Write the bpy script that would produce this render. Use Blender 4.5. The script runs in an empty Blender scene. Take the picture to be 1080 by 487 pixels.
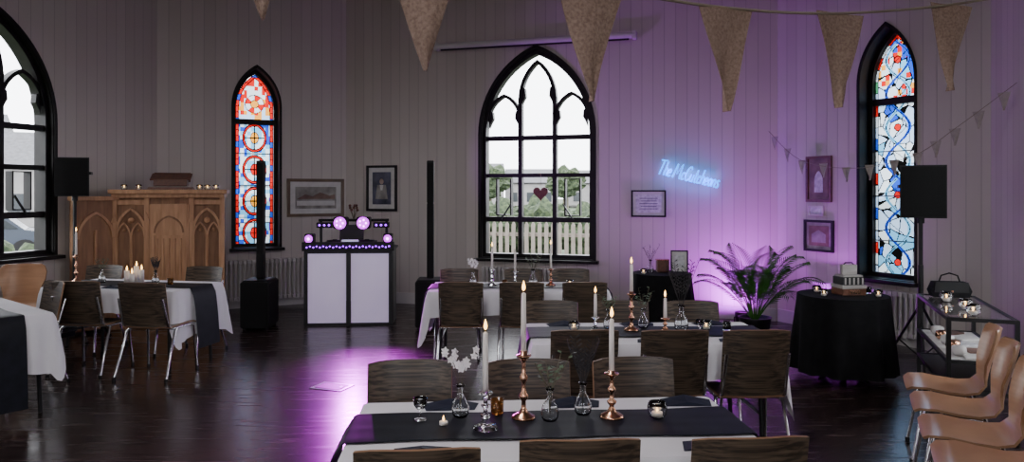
import bpy, bmesh, math, random
from math import sin, cos, pi, sqrt, atan2, radians
from mathutils import Vector, Matrix, noise
from mathutils.geometry import tessellate_polygon
random.seed(7)
scene = bpy.context.scene

# ------------------------------------------------------------------ materials
MATS = {}
def mat(name, col=(.5,.5,.5), rough=.5, metal=0, emit=None, es=0, trans=0, spec=None, sheen=0):
    if name in MATS: return MATS[name]
    m = bpy.data.materials.new(name); m.use_nodes = True
    b = m.node_tree.nodes['Principled BSDF']
    b.inputs['Base Color'].default_value = (*col, 1)
    b.inputs['Roughness'].default_value = rough
    b.inputs['Metallic'].default_value = metal
    b.inputs['Transmission Weight'].default_value = trans
    if spec is not None: b.inputs['Specular IOR Level'].default_value = spec
    if emit:
        b.inputs['Emission Color'].default_value = (*emit, 1)
        b.inputs['Emission Strength'].default_value = es
    MATS[name] = m
    return m
def N(m, t, **kw):
    n = m.node_tree.nodes.new(t)
    for k, v in kw.items(): setattr(n, k, v)
    return n
def L(m, a, b): m.node_tree.links.new(a, b)
def math_node(m, op, a, b=None, c=None):
    n = N(m, 'ShaderNodeMath', operation=op)
    for i, v in enumerate((a, b, c)):
        if v is None: continue
        if isinstance(v, (int, float)): n.inputs[i].default_value = v
        else: L(m, v, n.inputs[i])
    return n.outputs[0]
def ramp(m, fac, stops):
    r = N(m, 'ShaderNodeValToRGB')
    el = r.color_ramp.elements
    el[0].position, el[0].color = stops[0][0], (*stops[0][1], 1)
    el[1].position, el[1].color = stops[1][0], (*stops[1][1], 1)
    for p, c in stops[2:]:
        e = el.new(p); e.color = (*c, 1)
    L(m, fac, r.inputs[0]); return r.outputs[0]

def make_noisy(name, c1, c2, scale=5, rough=.6, stretch=(1,1,1), bump=0, metal=0, detail=4, distort=0, spec=None):
    m = mat(name, c1, rough, metal, spec=spec)
    b = m.node_tree.nodes['Principled BSDF']
    tc = N(m, 'ShaderNodeTexCoord'); mp = N(m, 'ShaderNodeMapping')
    mp.inputs['Scale'].default_value = stretch
    L(m, tc.outputs['Object'], mp.inputs[0])
    nz = N(m, 'ShaderNodeTexNoise'); nz.inputs['Scale'].default_value = scale
    nz.inputs['Detail'].default_value = detail; nz.inputs['Distortion'].default_value = distort
    L(m, mp.outputs[0], nz.inputs['Vector'])
    col = ramp(m, nz.outputs[0], [(.32, c1), (.68, c2)])
    L(m, col, b.inputs['Base Color'])
    if bump:
        bp = N(m, 'ShaderNodeBump'); bp.inputs['Strength'].default_value = bump; bp.inputs['Distance'].default_value = .01
        L(m, nz.outputs[0], bp.inputs['Height']); L(m, bp.outputs[0], b.inputs['Normal'])
    return m

# painted tongue-and-groove boards
def wall_mat():
    m = mat('painted_boards', (.5,.47,.44), .55)
    b = m.node_tree.nodes['Principled BSDF']
    tc = N(m, 'ShaderNodeTexCoord'); sx = N(m, 'ShaderNodeSeparateXYZ'); L(m, tc.outputs['Object'], sx.inputs[0])
    x = sx.outputs[0]
    fr = math_node(m, 'FRACT', math_node(m, 'MULTIPLY', x, 1/.148))
    d = math_node(m, 'ABSOLUTE', math_node(m, 'SUBTRACT', fr, .5))      # .5 at joint
    g = math_node(m, 'GREATER_THAN', d, .468)
    fl = math_node(m, 'FLOOR', math_node(m, 'MULTIPLY', x, 1/.148))
    wn = N(m, 'ShaderNodeTexWhiteNoise', noise_dimensions='1D'); L(m, fl, wn.inputs['W'])
    base = ramp(m, wn.outputs[0], [(0, (.55,.495,.455)), (1, (.60,.545,.505))])
    mx = N(m, 'ShaderNodeMix', data_type='RGBA')
    L(m, math_node(m, 'MULTIPLY', g, .38), mx.inputs[0]); L(m, base, mx.inputs[6]); mx.inputs[7].default_value = (.22,.19,.18,1)
    L(m, mx.outputs[2], b.inputs['Base Color'])
    bp = N(m, 'ShaderNodeBump'); bp.inputs['Strength'].default_value = .6; bp.inputs['Distance'].default_value = .008
    L(m, math_node(m, 'SUBTRACT', 1, g), bp.inputs['Height']); L(m, bp.outputs[0], b.inputs['Normal'])
    return m
M_WALL = wall_mat()

def floor_mat():
    m = mat('dark_floorboards', (.02,.015,.015), .3)
    b = m.node_tree.nodes['Principled BSDF']
    tc = N(m, 'ShaderNodeTexCoord'); mp = N(m, 'ShaderNodeMapping'); mp.inputs['Rotation'].default_value = (0,0,radians(-32))
    L(m, tc.outputs['Object'], mp.inputs[0])
    br = N(m, 'ShaderNodeTexBrick'); br.offset = .37
    br.inputs['Scale'].default_value = 1; br.inputs['Brick Width'].default_value = 2.4; br.inputs['Row Height'].default_value = .125
    br.inputs['Mortar Size'].default_value = .004; br.inputs['Mortar Smooth'].default_value = .1
    br.inputs['Color1'].default_value = (.046,.028,.024,1); br.inputs['Color2'].default_value = (.020,.013,.012,1); br.inputs['Mortar'].default_value = (.003,.003,.003,1)
    L(m, mp.outputs[0], br.inputs['Vector'])
    mp2 = N(m, 'ShaderNodeMapping'); mp2.inputs['Rotation'].default_value = (0,0,radians(-32)); mp2.inputs['Scale'].default_value = (1.5,14,1)
    L(m, tc.outputs['Object'], mp2.inputs[0])
    nz = N(m, 'ShaderNodeTexNoise'); nz.inputs['Scale'].default_value = 1.5; nz.inputs['Detail'].default_value = 6
    L(m, mp2.outputs[0], nz.inputs['Vector'])
    mx = N(m, 'ShaderNodeMix', data_type='RGBA', blend_type='MULTIPLY'); mx.inputs[0].default_value = .7
    L(m, br.outputs[0], mx.inputs[6]); L(m, ramp(m, nz.outputs[0], [(.3,(.4,.4,.4)),(.7,(1.5,1.4,1.4))]), mx.inputs[7])
    L(m, mx.outputs[2], b.inputs['Base Color'])
    r = N(m, 'ShaderNodeMapRange'); r.inputs[3].default_value = .14; r.inputs[4].default_value = .36
    L(m, nz.outputs[0], r.inputs[0]); L(m, r.outputs[0], b.inputs['Roughness'])
    bp = N(m, 'ShaderNodeBump'); bp.inputs['Strength'].default_value = .35; bp.inputs['Distance'].default_value = .004
    h = math_node(m, 'ADD', math_node(m, 'MULTIPLY', nz.outputs[0], .5), math_node(m, 'MULTIPLY', br.outputs['Fac'], -1))
    L(m, h, bp.inputs['Height']); L(m, bp.outputs[0], b.inputs['Normal'])
    return m
M_FLOOR = floor_mat()

def zebra_mat():
    m = mat('zebrano_ply', (.1,.08,.06), .38)
    b = m.node_tree.nodes['Principled BSDF']
    tc = N(m, 'ShaderNodeTexCoord')
    mp = N(m, 'ShaderNodeMapping'); mp.inputs['Scale'].default_value = (1.2, 40, 60)
    L(m, tc.outputs['Object'], mp.inputs[0])
    nz = N(m, 'ShaderNodeTexNoise'); nz.inputs['Scale'].default_value = 1.6; nz.inputs['Detail'].default_value = 3; nz.inputs['Distortion'].default_value = .4
    L(m, mp.outputs[0], nz.inputs['Vector'])
    L(m, ramp(m, nz.outputs[0], [(.38,(.022,.015,.011)),(.62,(.11,.080,.053))]), b.inputs['Base Color'])
    return m
M_ZEB = zebra_mat()
M_CHROME = mat('chrome', (.75,.75,.77), .16, 1)
M_BLACKM = mat('black_metal', (.008,.008,.009), .4, .3)
M_BLACKP = mat('black_plastic', (.007,.007,.008), .5, spec=.35)
M_GRILLE = make_noisy('speaker_grille', (.003,.003,.003), (.012,.012,.013), 220, .7, spec=.2)
M_FRAMEW = make_noisy('dark_window_paint', (.005,.004,.004), (.010,.008,.007), 8, .5, spec=.3)
M_WHITE = mat('white_enamel', (.62,.60,.58), .4)
M_CLOTH = make_noisy('white_linen', (.76,.75,.80), (.83,.82,.87), 3, .85, bump=.1)
M_RUN = make_noisy('black_satin', (.004,.005,.009), (.009,.010,.018), 12, .6, spec=.25)
M_BCLOTH = make_noisy('black_tablecloth', (.004,.004,.005), (.008,.008,.009), 12, .9, spec=.2)
M_NAVY = make_noisy('navy_napkin_cloth', (.008,.010,.026), (.016,.020,.04), 12, .7, spec=.25)
M_BEECH = make_noisy('beech_ply', (.40,.21,.11), (.52,.29,.16), 2.5, .28, stretch=(1,1,14))
M_BEECHE = mat('ply_edge', (.26,.14,.07), .5)
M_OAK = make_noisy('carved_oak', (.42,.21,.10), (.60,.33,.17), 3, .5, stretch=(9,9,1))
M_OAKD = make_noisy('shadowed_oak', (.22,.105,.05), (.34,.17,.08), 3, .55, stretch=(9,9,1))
M_DARKWOOD = make_noisy('mahogany', (.085,.028,.016), (.15,.055,.03), 3, .4, stretch=(9,1,9))
M_ROSE = mat('rose_gold', (.72,.40,.26), .2, 1)
M_CANDLE = mat('candle_wax', (.85,.80,.76), .5)
M_FLAME = mat('candle_flame', (1,.6,.2), .5, emit=(1,.55,.16), es=7)
M_GLASS = mat('clear_glass', (.97,.99,.99), .03, trans=1)
M_AMBER = mat('amber_glass', (.5,.22,.05), .08, trans=.8)
M_LEAF = make_noisy('palm_leaf', (.03,.13,.015), (.07,.24,.03), 6, .7, spec=.15)
M_LEAFG = make_noisy('eucalyptus', (.06,.11,.06), (.12,.19,.11), 16, .6)
M_DRIED = make_noisy('dried_grass_dark', (.02,.02,.022), (.05,.045,.05), 20, .9)
M_PETAL = mat('white_petal', (.88,.86,.87), .7)
M_STEM = mat('stem', (.10,.09,.05), .7)
M_BURLAP = make_noisy('burlap', (.25,.165,.13), (.42,.30,.24), 90, .95, bump=.4)
M_ROPE = mat('bunting_cord', (.28,.24,.18), .9)
M_PAPER = make_noisy('printed_paper', (.60,.59,.57), (.70,.69,.67), 12, .7)

# ------------------------------------------------------------------ mesh builder
class MB:
    def __init__(s): s.v=[]; s.f=[]; s.mi=[]; s.sm=[]; s.mats=[]
    def idx(s, m):
        if m not in s.mats: s.mats.append(m)
        return s.mats.index(m)
    def add(s, vs, fs, m, smooth=False, M=None):
        o=len(s.v); i=s.idx(m)
        for p in vs:
            p=Vector(p)
            if M is not None: p = M @ p
            s.v.append(tuple(p))
        for f in fs:
            s.f.append(tuple(o+k for k in f)); s.mi.append(i); s.sm.append(smooth)
    def box(s, c, d, m, M=None, rz=0, ry=0, rx=0):
        R = Matrix.Translation(c) @ Matrix.Rotation(rz,4,'Z') @ Matrix.Rotation(ry,4,'Y') @ Matrix.Rotation(rx,4,'X')
        if M is not None: R = M @ R
        x,y,z=[k/2 for k in d]
        b=min(x,y,z)*.18
        vs=[]
        for (zz,i) in ((-z,b),(-z+b,0),(z-b,0),(z,b)):
            vs += [(-x+i,-y+i,zz),(x-i,-y+i,zz),(x-i,y-i,zz),(-x+i,y-i,zz)]
        fs=[(3,2,1,0),(12,13,14,15)]
        for k in range(3):
            for j in range(4):
                a=k*4+j; bb=k*4+(j+1)%4
                fs.append((a,bb,bb+4,a+4))
        s.add(vs,fs,m,False,R)
    def cyl(s, p0, p1, r0, m, r1=None, n=14, M=None):
        if r1 is None: r1=r0
        s.tube([p0,p1],[r0,r1],m,n,M)
    def tube(s, pts, r, m, n=8, M=None, closed=False):
        pts=[Vector(p) for p in pts]; K=len(pts)
        rs = r if isinstance(r,(list,tuple)) else [r]*K
        vs=[]; up=None
        for i,p in enumerate(pts):
            if closed: t=(pts[(i+1)%K]-pts[i-1])
            else: t=(pts[min(i+1,K-1)]-pts[max(i-1,0)])
            t.normalize()
            if up is None:
                up = t.orthogonal().normalized()
            else:
                up = (up - t*up.dot(t)); 
                if up.length<1e-6: up=t.orthogonal()
                up.normalize()
            w=t.cross(up)
            for j in range(n):
                a=2*pi*j/n
                vs.append(p+up*cos(a)*rs[i]+w*sin(a)*rs[i])
        fs=[]
        for i in range(K if closed else K-1):
            for j in range(n):
                a=i*n+j; b=i*n+(j+1)%n; c=((i+1)%K)*n+(j+1)%n; d=((i+1)%K)*n+j
                fs.append((a,b,c,d))
        s.add(vs,fs,m,True,M)
        if not closed:
            s.add(vs[:n],[tuple(range(n))[::-1]],m,False,M); s.add(vs[-n:],[tuple(range(n))],m,False,M)
    def lathe(s, prof, m, c=(0,0,0), n=20, M=None):
        vs=[]; fs=[]
        for (r,z) in prof:
            for j in range(n):
                a=2*pi*j/n; vs.append((c[0]+r*cos(a),c[1]+r*sin(a),c[2]+z))
        for i in range(len(prof)-1):
            for j in range(n):
                a=i*n+j;b=i*n+(j+1)%n; fs.append((a,b,b+n,a+n))
        if prof[0][0]>1e-5: fs.append(tuple(range(n))[::-1])
        if prof[-1][0]>1e-5: fs.append(tuple((len(prof)-1)*n+j for j in range(n)))
        s.add(vs,fs,m,True,M)
    def ball(s, c, r, m, n=10, M=None, sc=(1,1,1)):
        prof=[]
        T=Matrix.Translation(c)@Matrix.Diagonal((*sc,1))
        if M is not None: T=M@T
        k=max(4,n//2+1)
        for i in range(k+1):
            a=-pi/2+pi*i/k; prof.append((max(0,r*cos(a)),r*sin(a)))
        s.lathe(prof,m,(0,0,0),n,T)
    def sheet(s, P, m, th=.012, smooth=True, M=None, me=None):
        nu=len(P); nv=len(P[0]); P=[[Vector(q) for q in row] for row in P]
        def nrm(i,j):
            a=P[min(i+1,nu-1)][j]-P[max(i-1,0)][j]; b=P[i][min(j+1,nv-1)]-P[i][max(j-1,0)]
            n=a.cross(b); return n.normalized() if n.length>1e-9 else Vector((0,0,1))
        top=[P[i][j]+nrm(i,j)*th/2 for i in range(nu) for j in range(nv)]
        bot=[P[i][j]-nrm(i,j)*th/2 for i in range(nu) for j in range(nv)]
        o=nu*nv; ft=[];fe=[]
        for i in range(nu-1):
            for j in range(nv-1):
                a=i*nv+j; ft.append((a,a+nv,a+nv+1,a+1))
        s.add(top,ft,m,smooth,M); s.add(bot,[f[::-1] for f in ft],m,smooth,M)
        per=[(i,0) for i in range(nu)]+[(nu-1,j) for j in range(1,nv)]+[(i,nv-1) for i in range(nu-2,-1,-1)]+[(0,j) for j in range(nv-2,0,-1)]
        vs=[top[i*nv+j] for i,j in per]+[bot[i*nv+j] for i,j in per]; n=len(per)
        s.add(vs,[(k,(k+1)%n,(k+1)%n+n,k+n) for k in range(n)],me or m,False,M)
    def prism(s, loop, y0, y1, m, M=None, holes=()):
        """loop in (x,z), extruded along y"""
        loops=[list(loop)]+[list(h) for h in holes]
        tess=tessellate_polygon([[Vector((x,z,0)) for x,z in l] for l in loops])
        flat=[p for l in loops for p in l]
        vs=[(x,y0,z) for x,z in flat]+[(x,y1,z) for x,z in flat]; n=len(flat)
        fs=[]
        for t in tess:
            fs.append(tuple(t)); fs.append(tuple(k+n for k in reversed(t)))
        s.add(vs,fs,m,False,M)
        o=0
        for l in loops:
            k=len(l)
            s.add([(x,y0,z) for x,z in l]+[(x,y1,z) for x,z in l],[(i,(i+1)%k,(i+1)%k+k,i+k) for i in range(k)],m,False,M)
            o+=k
    def bar(s, pts, w, y0, y1, m, M=None):
        """ribbon of width w following pts (x,z), extruded y0..y1"""
        P=[Vector(p) for p in pts]; K=len(P); Lf=[];Rt=[]
        for i in range(K):
            t=(P[min(i+1,K-1)]-P[max(i-1,0)]).normalized(); n=Vector((-t.y,t.x))
            Lf.append(P[i]+n*w/2); Rt.append(P[i]-n*w/2)
        vs=[]
        for i in range(K):
            vs+=[(Lf[i].x,y0,Lf[i].y),(Rt[i].x,y0,Rt[i].y),(Rt[i].x,y1,Rt[i].y),(Lf[i].x,y1,Lf[i].y)]
        fs=[(0,1,2,3),tuple((K-1)*4+k for k in (3,2,1,0))]
        for i in range(K-1):
            for k in range(4):
                a=i*4+k;b=i*4+(k+1)%4; fs.append((a,b,b+4,a+4))
        s.add(vs,fs,m,False,M)
    def mesh(s, name):
        me=bpy.data.meshes.new(name); me.from_pydata(s.v,[],s.f)
        for m in s.mats: me.materials.append(m)
        me.polygons.foreach_set('material_index',s.mi); me.polygons.foreach_set('use_smooth',s.sm)
        me.update(); 
        bm=bmesh.new(); bm.from_mesh(me); bmesh.ops.recalc_face_normals(bm,faces=bm.faces); bm.to_mesh(me); bm.free()
        return me
    def obj(s, name, loc=(0,0,0), rz=0, parent=None):
        return place(s.mesh(name), name, loc, rz, parent)
def place(me, name, loc=(0,0,0), rz=0, parent=None, sc=(1,1,1)):
    o=bpy.data.objects.new(name,me); o.location=loc; o.rotation_euler=(0,0,rz); o.scale=sc
    scene.collection.objects.link(o)
    if parent: o.parent=parent
    return o

# ------------------------------------------------------------------ room
CORN = {'P6':(-6.55,4.07),'P7':(-4.79,9.97),'P0':(-2.51,11.2),'P1':(3.39,9.44),'P2':(4.63,7.15),'P3':(2.87,1.25),
        'Q1':(3.1,-4.0),'Q2':(-5.3,-4.0),'P5':(-5.32,1.77)}
H=4.9
def arch(a, zs, h, z0, n=14, cx=0):
    R=(a*a+h*h)/(2*a)
    th=math.acos((R-a)/R)
    pts=[(cx-a,z0),(cx+a,z0)]
    for i in range(n+1):
        t=th*i/n; pts.append((cx+(a-R)+R*cos(t), zs+R*sin(t)))
    for i in range(n-1,-1,-1):
        t=th*i/n; pts.append((cx-((a-R)+R*cos(t)), zs+R*sin(t)))
    return pts
def inner_arch(a, zs, h, z0, w, n=14, cx=0):
    R=(a*a+h*h)/(2*a); a2=a-w; R2=R-w; h2=sqrt(max(1e-6,R2*R2-(R2-a2)**2))
    return arch(a2,zs,h2,z0+w,n,cx), a2, h2
WALLS={}
def wall(name, A, B, openings=()):
    ax,ay=CORN[A]; bx,by=CORN[B]; Ln=sqrt((bx-ax)**2+(by-ay)**2); ang=atan2(by-ay,bx-ax)
    mb=MB(); mb.prism([(0,0),(Ln,0),(Ln,H),(0,H)],0,.28,M_WALL,holes=[o for o in openings])
    o=mb.obj(name,(ax,ay,0),ang)
    WALLS[name]=(ax,ay,ang,Ln); return o
def on_wall(name,u,z,off=0):
    ax,ay,ang,_=WALLS[name]
    return (ax+u*cos(ang)+off*sin(ang), ay+u*sin(ang)-off*cos(ang), z), ang

UA,UB,UC,UD,UE = 3.74,1.294,2.97,1.506,2.4
WA=(.84,2.42,1.22,.92)     # left window   a, spring, rise, sill
WC=(.82,2.46,1.20,.70)
LB=(.325,2.86,.57,.84)
LD=(.335,2.86,.62,.68)
def A_(w,cx): return arch(w[0],w[1],w[2],w[3],cx=cx)
wall('wall_left','P6','P7',[A_(WA,UA)])
wall('wall_left_diagonal','P7','P0',[A_(LB,UB)])
wall('wall_back','P0','P1',[A_(WC,UC)])
wall('wall_right_diagonal','P1','P2',[A_(LD,UD)])
wall('wall_right','P2','P3',[A_(WC,UE)])
wall('wall_nave_right','P3','Q1')
wall('wall_nave_front','Q1','Q2',[A_(WC,2.0),A_(WC,6.2)])
wall('wall_nave_left','Q2','P5',[A_(WC,2.8)])
wall('wall_front_left','P5','P6')
order=['P6','P7','P0','P1','P2','P3','Q1','Q2','P5']
def slab(name, z0, z1, m):
    cx=-1;cy=4
    pts=[(cx+(CORN[k][0]-cx)*1.04, cy+(CORN[k][1]-cy)*1.04) for k in order]; n=len(pts)
    mb=MB(); mb.add([(x,y,z0) for x,y in pts]+[(x,y,z1) for x,y in pts],
        [tuple(range(n)),tuple(range(n,2*n))]+[(i,(i+1)%n,(i+1)%n+n,i+n) for i in range(n)],m)
    return mb.obj(name)
slab('floor',-.12,0,M_FLOOR)
slab('ceiling',H,H+.1,make_noisy('ceiling_paint',(.45,.43,.40),(.50,.48,.45),3,.7))
for i,(wn) in enumerate(list(WALLS)):
    ax,ay,ang,Ln=WALLS[wn]
    mb=MB(); mb.box((Ln/2,-.012,.08),(Ln-.04,.022,.16),M_WHITE); mb.obj('baseboard_'+wn[5:],(ax,ay,0),ang)

# ------------------------------------------------------------------ windows
def gothic_window(name, wn, u, W4):
    a,zs,h,z0=W4
    loc,ang=on_wall(wn,u,0,0)
    mb=MB(); y0,y1=.06,.16
    outer=arch(a,zs,h,z0); inn,a2,h2=inner_arch(a,zs,h,z0,.07)
    mb.prism(outer,y0-.02,y1+.02,M_FRAMEW,holes=[inn])
    li,_,_=inner_arch(a,zs,h,z0,.018)
    mb.prism(outer,-.01,.27,M_FRAMEW,holes=[li])
    ao=arch(a+.03,zs,h+.045,z0-.03); mb.prism(ao,-.025,-.002,M_FRAMEW,holes=[arch(a-.005,zs,h-.005,z0+.005)])
    mb.box((0,-.03,z0-.015),(2*a+.14,.14,.04),M_FRAMEW)
    k=a2/3; bw=.058
    z_t=zs-.05; z_m=z0+(z_t-z0)*.69; z_l=z0+(z_t-z0)*.325
    sc=zs+.50; ss=zs+.20     # springings of centre / side heads
    for sx in (-1,1):
        mb.bar([(sx*k,z0+.05),(sx*k,sc+.02)],bw,y0,y1,M_FRAMEW)
    for zz,w in ((z_t,.065),(z_m,.055),(z_l,.07)):
        mb.bar([(-a2,zz),(a2,zz)],w,y0+.005,y1-.005,M_FRAMEW)
    def head(cx,aa,sp,hh,w=.05):
        mb.bar(arch(aa,sp,hh,sp,10,cx)[2:],w,y0,y1,M_FRAMEW)
    head(0,k,sc,h2-.50-.10,.05)
    for sx in (-1,1):
        cx=sx*2*k
        head(cx-sx*.01,k-.01,ss,.36,.045)
    def cusps(cx,kk,sp,hh):
        for sx in (-1,1):
            x=cx+sx*(kk-.015)
            mb.prism([(x,sp-.10),(x,sp+hh*.50),(x-sx*.055,sp+hh*.36),(x-sx*.065,sp+.03),(x-sx*.03,sp-.03)],y0+.01,y1-.01,M_FRAMEW)
    cusps(0,k,sc,.4)
    for sx in (-1,1): cusps(sx*(2*k-.01),k-.01,ss,.34)
    mb.bar([(-k*2.1,z_l-.0),(-k*1.5,z_l+.22)],.018,y0-.03,y0-.01,M_BLACKM)
    mb.bar([(k*2.1,z_l-.0),(k*1.5,z_l+.22)],.018,y0-.03,y0-.01,M_BLACKM)
    for sx in (-1,1):
        cx=sx*2*k
        mb.bar([(cx-k*.42,z_l+.06),(cx+k*.42,z_l+.06),(cx+k*.42,z_m-.05),(cx-k*.42,z_m-.05),(cx-k*.42,z_l+.06)],.02,y0+.02,y1+.02,M_FRAMEW)
    mb.obj(name,loc,ang)
gothic_window('window_1','wall_left',UA,WA)
gothic_window('window_2','wall_back',UC,WC)
gothic_window('fill_window_3','wall_right',UE,WC)  # unseen window added to bring daylight in from the right
gothic_window('fill_window_4','wall_nave_front',2.0,WC)  # this and the next two are unseen windows added for daylight fill
gothic_window('fill_window_5','wall_nave_front',6.2,WC)
gothic_window('fill_window_6','wall_nave_left',2.8,WC)

def stained_mat():
    m=bpy.data.materials.new('stained_glass'); m.use_nodes=True; nt=m.node_tree; nt.nodes.clear()
    out=N(m,'ShaderNodeOutputMaterial'); at=N(m,'ShaderNodeVertexColor'); at.layer_name='Col'
    tr=N(m,'ShaderNodeBsdfTransparent'); tl=N(m,'ShaderNodeBsdfTranslucent'); mx=N(m,'ShaderNodeMixShader'); mx.inputs[0].default_value=.75
    L(m,at.outputs[0],tr.inputs[0]); L(m,at.outputs[0],tl.inputs[0]); L(m,tr.outputs[0],mx.inputs[1]); L(m,tl.outputs[0],mx.inputs[2]); L(m,mx.outputs[0],out.inputs[0])
    return m
M_STAIN=stained_mat()
LEAD=(.002,.002,.002); RED=(.36,.006,.005); GOLD=(.50,.20,.02); BLUE=(.008,.04,.32); PALE=(.28,.38,.52); WHT=(.42,.47,.50); GRN=(.04,.20,.09); CYA=(.09,.28,.44)
def lancet(name, wn, u, W4, style):
    a,zs,h,z0=W4
    loc,ang=on_wall(wn,u,0,0)
    parent=bpy.data.objects.new(name,None); parent.location=loc; parent.rotation_euler=(0,0,ang); scene.collection.objects.link(parent)
    mb=MB(); inn,a2,h2=inner_arch(a,zs,h,z0,.06)
    mb.prism(arch(a,zs,h,z0),.15,.25,M_FRAMEW,holes=[inn])
    li,_,_=inner_arch(a,zs,h,z0,.012)
    mb.prism(arch(a,zs,h,z0),-.01,.27,M_FRAMEW,holes=[li])
    mb.prism(arch(a+.02,zs,h+.035,z0-.02),-.02,-.002,M_FRAMEW,holes=[arch(a-.005,zs,h-.005,z0+.005)])
    mb.box((0,-.03,z0-.015),(2*a+.10,.13,.04),M_FRAMEW)
    mb.bar([(-a2,2.66),(a2,2.66)],.075,.16,.24,M_FRAMEW)
    for zz in ((1.2,1.72,2.2) if style==0 else (1.1,1.6,2.1)): mb.bar([(-a2,zz),(a2,zz)],.012,.17,.19,M_BLACKM)
    mb.obj('frame',(0,0,0),0,parent)
    R2=(a2*a2+h2*h2)/(2*a2); c=.0085
    rnd=random.Random(3+style)
    seeds=[(rnd.uniform(-.28,.28),rnd.uniform(0,2.9),rnd.choice([WHT,WHT,PALE,PALE,WHT,CYA,PALE,WHT,WHT,PALE,WHT,CYA,BLUE])) for _ in range(95)]
    def colour(x,v):
        if v+z0<=zs: e=a2-abs(x)
        else: e=R2-sqrt((abs(x)+R2-a2)**2+(v+z0-zs)**2)
        if e<.0: return None
        if e<.010: return LEAD
        hsh=(math.sin(int((x+1)/.05)*12.9+int(v/.06)*78.2)*43758)%1
        if style==0:
            if e<.045:
                q=(v/.085)
                if q%1<.12: return LEAD
                return (RED,BLUE,RED,RED)[int(q)%4]
            if e<.055: return LEAD
            if v+z0>2.70:
                r=sqrt(x*x+(v+z0-2.92)**2)
                if r<.05: return GOLD
                if r<.06: return LEAD
                if r<.125: return RED if int((atan2(v+z0-2.92,x)+pi)/(pi/4))%2 else WHT
                if r<.135: return LEAD
                if v+z0>3.0: return RED if hsh<.35 else WHT
                return (RED,GOLD,PALE)[int(hsh*3)]
            P=.46; vv=((v+.02)%P)-P/2; r=sqrt((x/.165)**2+(vv/.205)**2)
            if abs(r-1)<.045 or abs(r-.84)<.035: return LEAD
            if .8<r<1: return RED
            if r<=.84:
                if abs(x)<.006 or abs(vv)<.006: return LEAD
                q=sqrt((x/.06)**2+(vv/.09)**2)
                if q<.85: return GOLD if int(v/P)%2 else RED
                if q<1: return LEAD
                return WHT if hsh<.6 else CYA
            if abs(vv)>P/2-.006: return LEAD
            return BLUE if hsh<.3 else (CYA if hsh<.6 else WHT)
        else:
            top = v+z0>2.66
            if e<.032:
                q=v/.13
                if q%1<.09: return LEAD
                return (RED,WHT,RED,PALE,GRN,WHT)[int(q)%6] if top else (PALE,WHT,RED,PALE,WHT,BLUE)[int(q)%6]
            if e<.040: return LEAD
            for k,(am,ph,wl) in enumerate(((.14,0,.75),(.14,pi,.75),(.10,1.2,.42))):
                xx=am*sin(2*pi*v/wl+ph)
                if abs(x-xx)<.006: return LEAD
                if k<2 and abs(x-xx)<.020 and abs(x)<.18: return CYA if k else BLUE
            P=.75; vv=((v+.19)%P)-P/2; r=sqrt(x*x+vv*vv)
            if r<.035: return RED
            if r<.045: return LEAD
            d=sorted(((x-sx)**2+((v-sv)*.8)**2,i) for i,(sx,sv,_) in enumerate(seeds))[:2]
            if sqrt(d[1][0])-sqrt(d[0][0])<.009: return LEAD
            if top and hsh<.25: return RED if hsh<.14 else GOLD
            return seeds[d[0][1]][2]
    vs=[];fs=[];cols=[]
    nx=int(2*a2/c)+1; nz=int((zs+h2-z0)/c)+2
    for i in range(nx):
        for j in range(nz):
            x=-a2+(i+.5)*c; v=(j+.5)*c
            cc=colour(x,v)
            if cc is None: continue
            o=len(vs); X=x-c/2; Z=z0+v-c/2
            vs+=[(X,.20,Z),(X+c,.20,Z),(X+c,.20,Z+c),(X,.20,Z+c)]; fs.append((o,o+1,o+2,o+3)); cols+=[(*cc,1)]*4
    me=bpy.data.meshes.new('leaded_glass'); me.from_pydata(vs,[],fs); me.materials.append(M_STAIN)
    ca=me.color_attributes.new(name='Col',type='FLOAT_COLOR',domain='CORNER')
    ca.data.foreach_set('color',[k for q in cols for k in q])
    place(me,'leaded_glass',(0,0,0),0,parent)
lancet('window_stained_glass','wall_left_diagonal',UB,LB,0)
lancet('window_stained_glass.001','wall_right_diagonal',UD,LD,1)

mb=MB(); pts=[]
for i in range(28):
    t=2*pi*i/28; pts.append((.0068*16*sin(t)**3, .0068*(13*cos(t)-5*cos(2*t)-2*cos(3*t)-cos(4*t))))
mb.prism(pts,-.008,.008,M_DARKWOOD); mb.tube([(0,0,.07),(0,0,.28)],.003,M_ROPE,6)
loc,ang=on_wall('wall_back',UC+.06,1.63,-.03); mb.obj('hanging_heart',loc,ang)

def radiator(name, wn, u, ln, z0=.12, z1=.66):
    loc,ang=on_wall(wn,u,0,.09); mb=MB(); n=int(ln/.06)
    for i in range(n):
        x=-ln/2+(i+.5)*ln/n
        for yy in (-.035,.035): mb.tube([(x,yy,z0),(x,yy,z1)],.016,M_WHITE,8)
        mb.box((x,0,z1),(.045,.11,.05),M_WHITE); mb.box((x,0,z0+.02),(.045,.11,.05),M_WHITE)
    for sx in (-1,1):
        mb.box((sx*(ln/2-.06),0,z0/2),(.04,.09,z0),M_WHITE)
    mb.tube([(ln/2,0,z0+.02),(ln/2+.06,0,z0+.02),(ln/2+.06,0,0)],.012,M_CHROME,8)
    mb.obj(name,loc,ang)
radiator('radiator','wall_left_diagonal',1.45,1.6)
radiator('radiator.001','wall_right_diagonal',1.4,1.5,.12,.56)
radiator('radiator.002','wall_left',3.1,1.4)
radiator('radiator.003','wall_back',2.95,1.5,.12,.56)

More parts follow.
